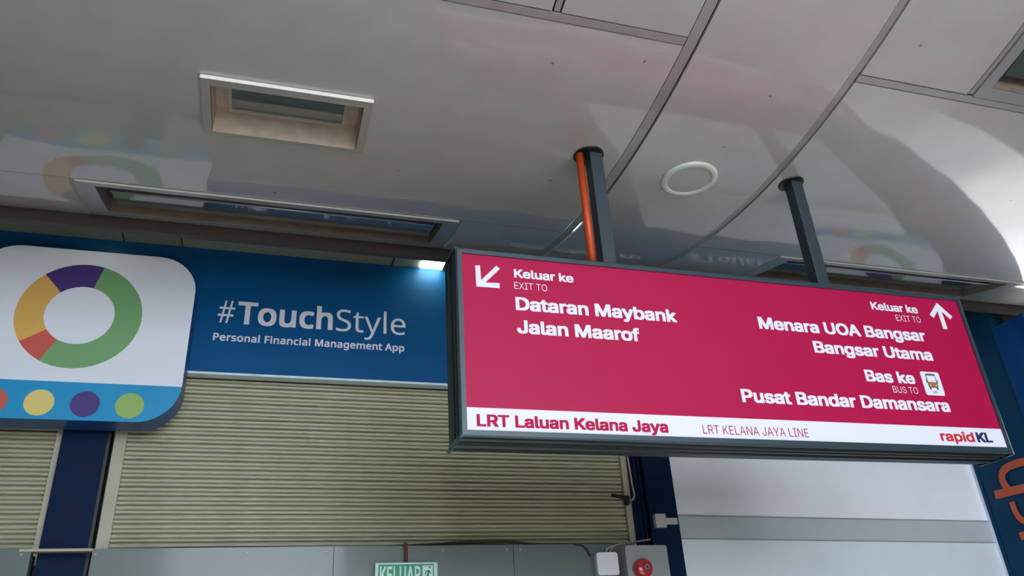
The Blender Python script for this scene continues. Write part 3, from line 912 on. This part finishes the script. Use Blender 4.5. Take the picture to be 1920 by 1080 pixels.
LT = [("Keluar ke", 0.8799, 1.131, 1.462, 0.0385, 'sans', 0.026, 'white'),
      ("EXIT TO", 0.8777, 1.0141, 1.412, 0.0295, 'sans', -0.005, 'white'),
      ("Dataran Maybank", 0.8785, 1.5723, 1.3195, 0.0565, 'sans', 0.029, 'white'),
      ("Jalan Maarof", 0.8776, 1.3921, 1.2217, 0.0560, 'sans', 0.029, 'white'),
      ("LRT Laluan Kelana Jaya", 0.7042, 1.4552, 0.8495, 0.045, 'sans', 0.029, 'pinktext'),
      ("Keluar ke", 2.5831, 2.8443, 1.463, 0.040, 'sans', 0.026, 'white'),
      ("EXIT TO", 2.7046, 2.8436, 1.416, 0.0300, 'sans', -0.005, 'white'),
      ("Menara UOA Bangsar", 1.9616, 2.8400, 1.321, 0.0565, 'sans', 0.029, 'white'),
      ("Bangsar Utama", 2.213, 2.8430, 1.2272, 0.0550, 'sans', 0.029, 'white'),
      ("Bas ke", 2.4421, 2.7032, 1.1088, 0.0540, 'sans', 0.029, 'white'),
      ("BUS TO", 2.5687, 2.7014, 1.0636, 0.0295, 'sans', -0.005, 'white'),
      ("Pusat Bandar Damansara", 1.8062, 2.8470, 0.987, 0.0560, 'sans', 0.029, 'white'),
      ("LRT KELANA JAYA LINE", 1.6041, 2.0826, 0.851, 0.035, 'sans', -0.005, 'pinktext'),
      ("rapid", 2.7465, 2.928, 0.855, 0.0430, 'sans', 0.024, 'red'),
      ("KL", 2.9420, 3.0263, 0.855, 0.0440, 'sans', 0.034, 'navy')]
for tx, a, b, zz, cp, fn, gw, mt in LT:
    o = lettering(tx, a, b, H + zz, cp, ty, mt, sg, fn, gw, 0.99)
ar = [(0.7226, 1.5000), (0.7419, 1.5018), (0.7439, 1.4372), (0.8084, 1.5074), (0.8231, 1.4947), (0.7606, 1.428), (0.8181, 1.4304), (0.8171, 1.4080), (0.7234, 1.4072)]
ar = [(p[0], H + p[1]) for p in ar]
g = Geo(); g.v = [(p[0], ty, p[1]) for p in ar]
g.f = [(8, 0, 1), (8, 1, 2), (8, 2, 5), (2, 3, 4), (2, 4, 5), (8, 5, 6), (8, 6, 7)]
g.f = [tuple(reversed(q)) for q in g.f]
at(g, 'arrow', 'white', sg)
cx_, tz = 2.974, H + 1.531
g = Geo()
g.v = [(cx_, ty, tz), (cx_ + 0.066, ty, tz - 0.068), (cx_ + 0.048, ty, tz - 0.084), (cx_ + 0.0125, ty, tz - 0.046), (cx_ + 0.0125, ty, tz - 0.137),
       (cx_ - 0.0125, ty, tz - 0.137), (cx_ - 0.0125, ty, tz - 0.046), (cx_ - 0.048, ty, tz - 0.084), (cx_ - 0.066, ty, tz - 0.068)]
g.f = [(0, 2, 1), (0, 3, 2), (0, 8, 7), (0, 7, 6), (0, 6, 3), (6, 5, 4), (6, 4, 3)]
g.f = [tuple(reversed(q)) if (Vector(g.v[q[1]]) - Vector(g.v[q[0]])).cross(Vector(g.v[q[2]]) - Vector(g.v[q[0]])).y > 0 else q for q in g.f]
at(g, 'arrow', 'white', sg)
# bus pictogram
flat('pictogram_plate', rrect(2.7435, 2.8460, H + 1.061, H + 1.1715, 0.010, 4), SY + 0.0055, 'white', sg, 0.0004)
R_ = lambda x0, x1, z0, z1: [(x0, H + z0), (x1, H + z0), (x1, H + z1), (x0, H + z1)]
for nm, ol, mt_ in (('pictogram_bus', rrect(2.769, 2.8215, H + 1.097, H + 1.162, 0.006, 3), 'busdark'),
                   ('pictogram_bus', R_(2.764, 2.768, 1.118, 1.134), 'busdark'), ('pictogram_bus', R_(2.8225, 2.8265, 1.118, 1.134), 'busdark'),
                   ('pictogram_bus', R_(2.772, 2.781, 1.088, 1.098), 'busdark'), ('pictogram_bus', R_(2.8095, 2.8185, 1.088, 1.098), 'busdark')):
    flat(nm, ol, SY + 0.0047, mt_, sg, 0.0003)
flat('pictogram_bus', R_(2.7725, 2.818, 1.1225, 1.153), SY + 0.0041, 'white', sg, 0.0002)
flat('pictogram_bus', R_(2.774, 2.8165, 1.102, 1.1195), SY + 0.0041, 'brown', sg, 0.0002)
flat('pictogram_bus', R_(2.776, 2.7825, 1.1035, 1.108), SY + 0.0036, 'white', sg, 0.0002)
flat('pictogram_bus', R_(2.808, 2.8145, 1.1035, 1.108), SY + 0.0036, 'white', sg, 0.0002)
lettering('BAS', 2.7835, 2.8085, H + 1.0715, 0.0095, SY + 0.0044, 'busdark', sg, 'sans', 0.01)
for x in (0.74, 1.45, 2.2, 2.95):
    g = Geo(); zz = fz0 - 0.0325
    g.v = [(x + 0.005 * math.cos(2 * math.pi * q / 8), SY + 0.135 + 0.005 * math.sin(2 * math.pi * q / 8), zz) for q in range(8)]
    g.v += [(p[0], p[1], zz + 0.004) for p in g.v]
    g.f = [tuple(range(7, -1, -1))] + [(i, (i + 1) % 8, (i + 1) % 8 + 8, i + 8) for i in range(8)]
    at(g, 'screw', 'black', sg)
# poles, black discs standing in for their dark ceiling holes, the orange pipe
zp0 = fz1 + 0.020
for px in (1.338, 2.418):
    p_ = box('pole', px - 0.031, px + 0.031, 2.670, 2.732, zp0, zc(2.7) + 0.05, 'pole', sg, bevel=0.003)
    g = Geo(); n_ = 28; cxp, cyp, rr = px - (0.022 if px < 2 else 0.008), 2.705, (0.072 if px < 2 else 0.064)
    for r_, d_ in ((rr, 0.0005), (rr - 0.004, 0.005), (0.0, 0.005)):
        g.v += [(cxp + r_ * math.cos(2 * math.pi * q / n_), cyp + r_ * math.sin(2 * math.pi * q / n_), zc(cyp + r_ * math.sin(2 * math.pi * q / n_)) - d_) for q in range(n_)]
    for j in range(2):
        g.f += [(j * n_ + q, (j + 1) * n_ + q, (j + 1) * n_ + (q + 1) % n_, j * n_ + (q + 1) % n_) for q in range(n_)]
    at(g, 'hole_disc', 'black', sg)
    box('base_flange', px - 0.045, px + 0.045, 2.655, 2.745, fz1 + 0.022, fz1 + 0.032, 'pole', sg, bevel=0.002)
pipe = tube('conduit', [(1.268, 2.70, zp0), (1.268, 2.70, zc(2.7) + 0.02)], 0.0175, 'orange', sg, 14)
pipe['label'] = 'orange pipe beside the left pole'
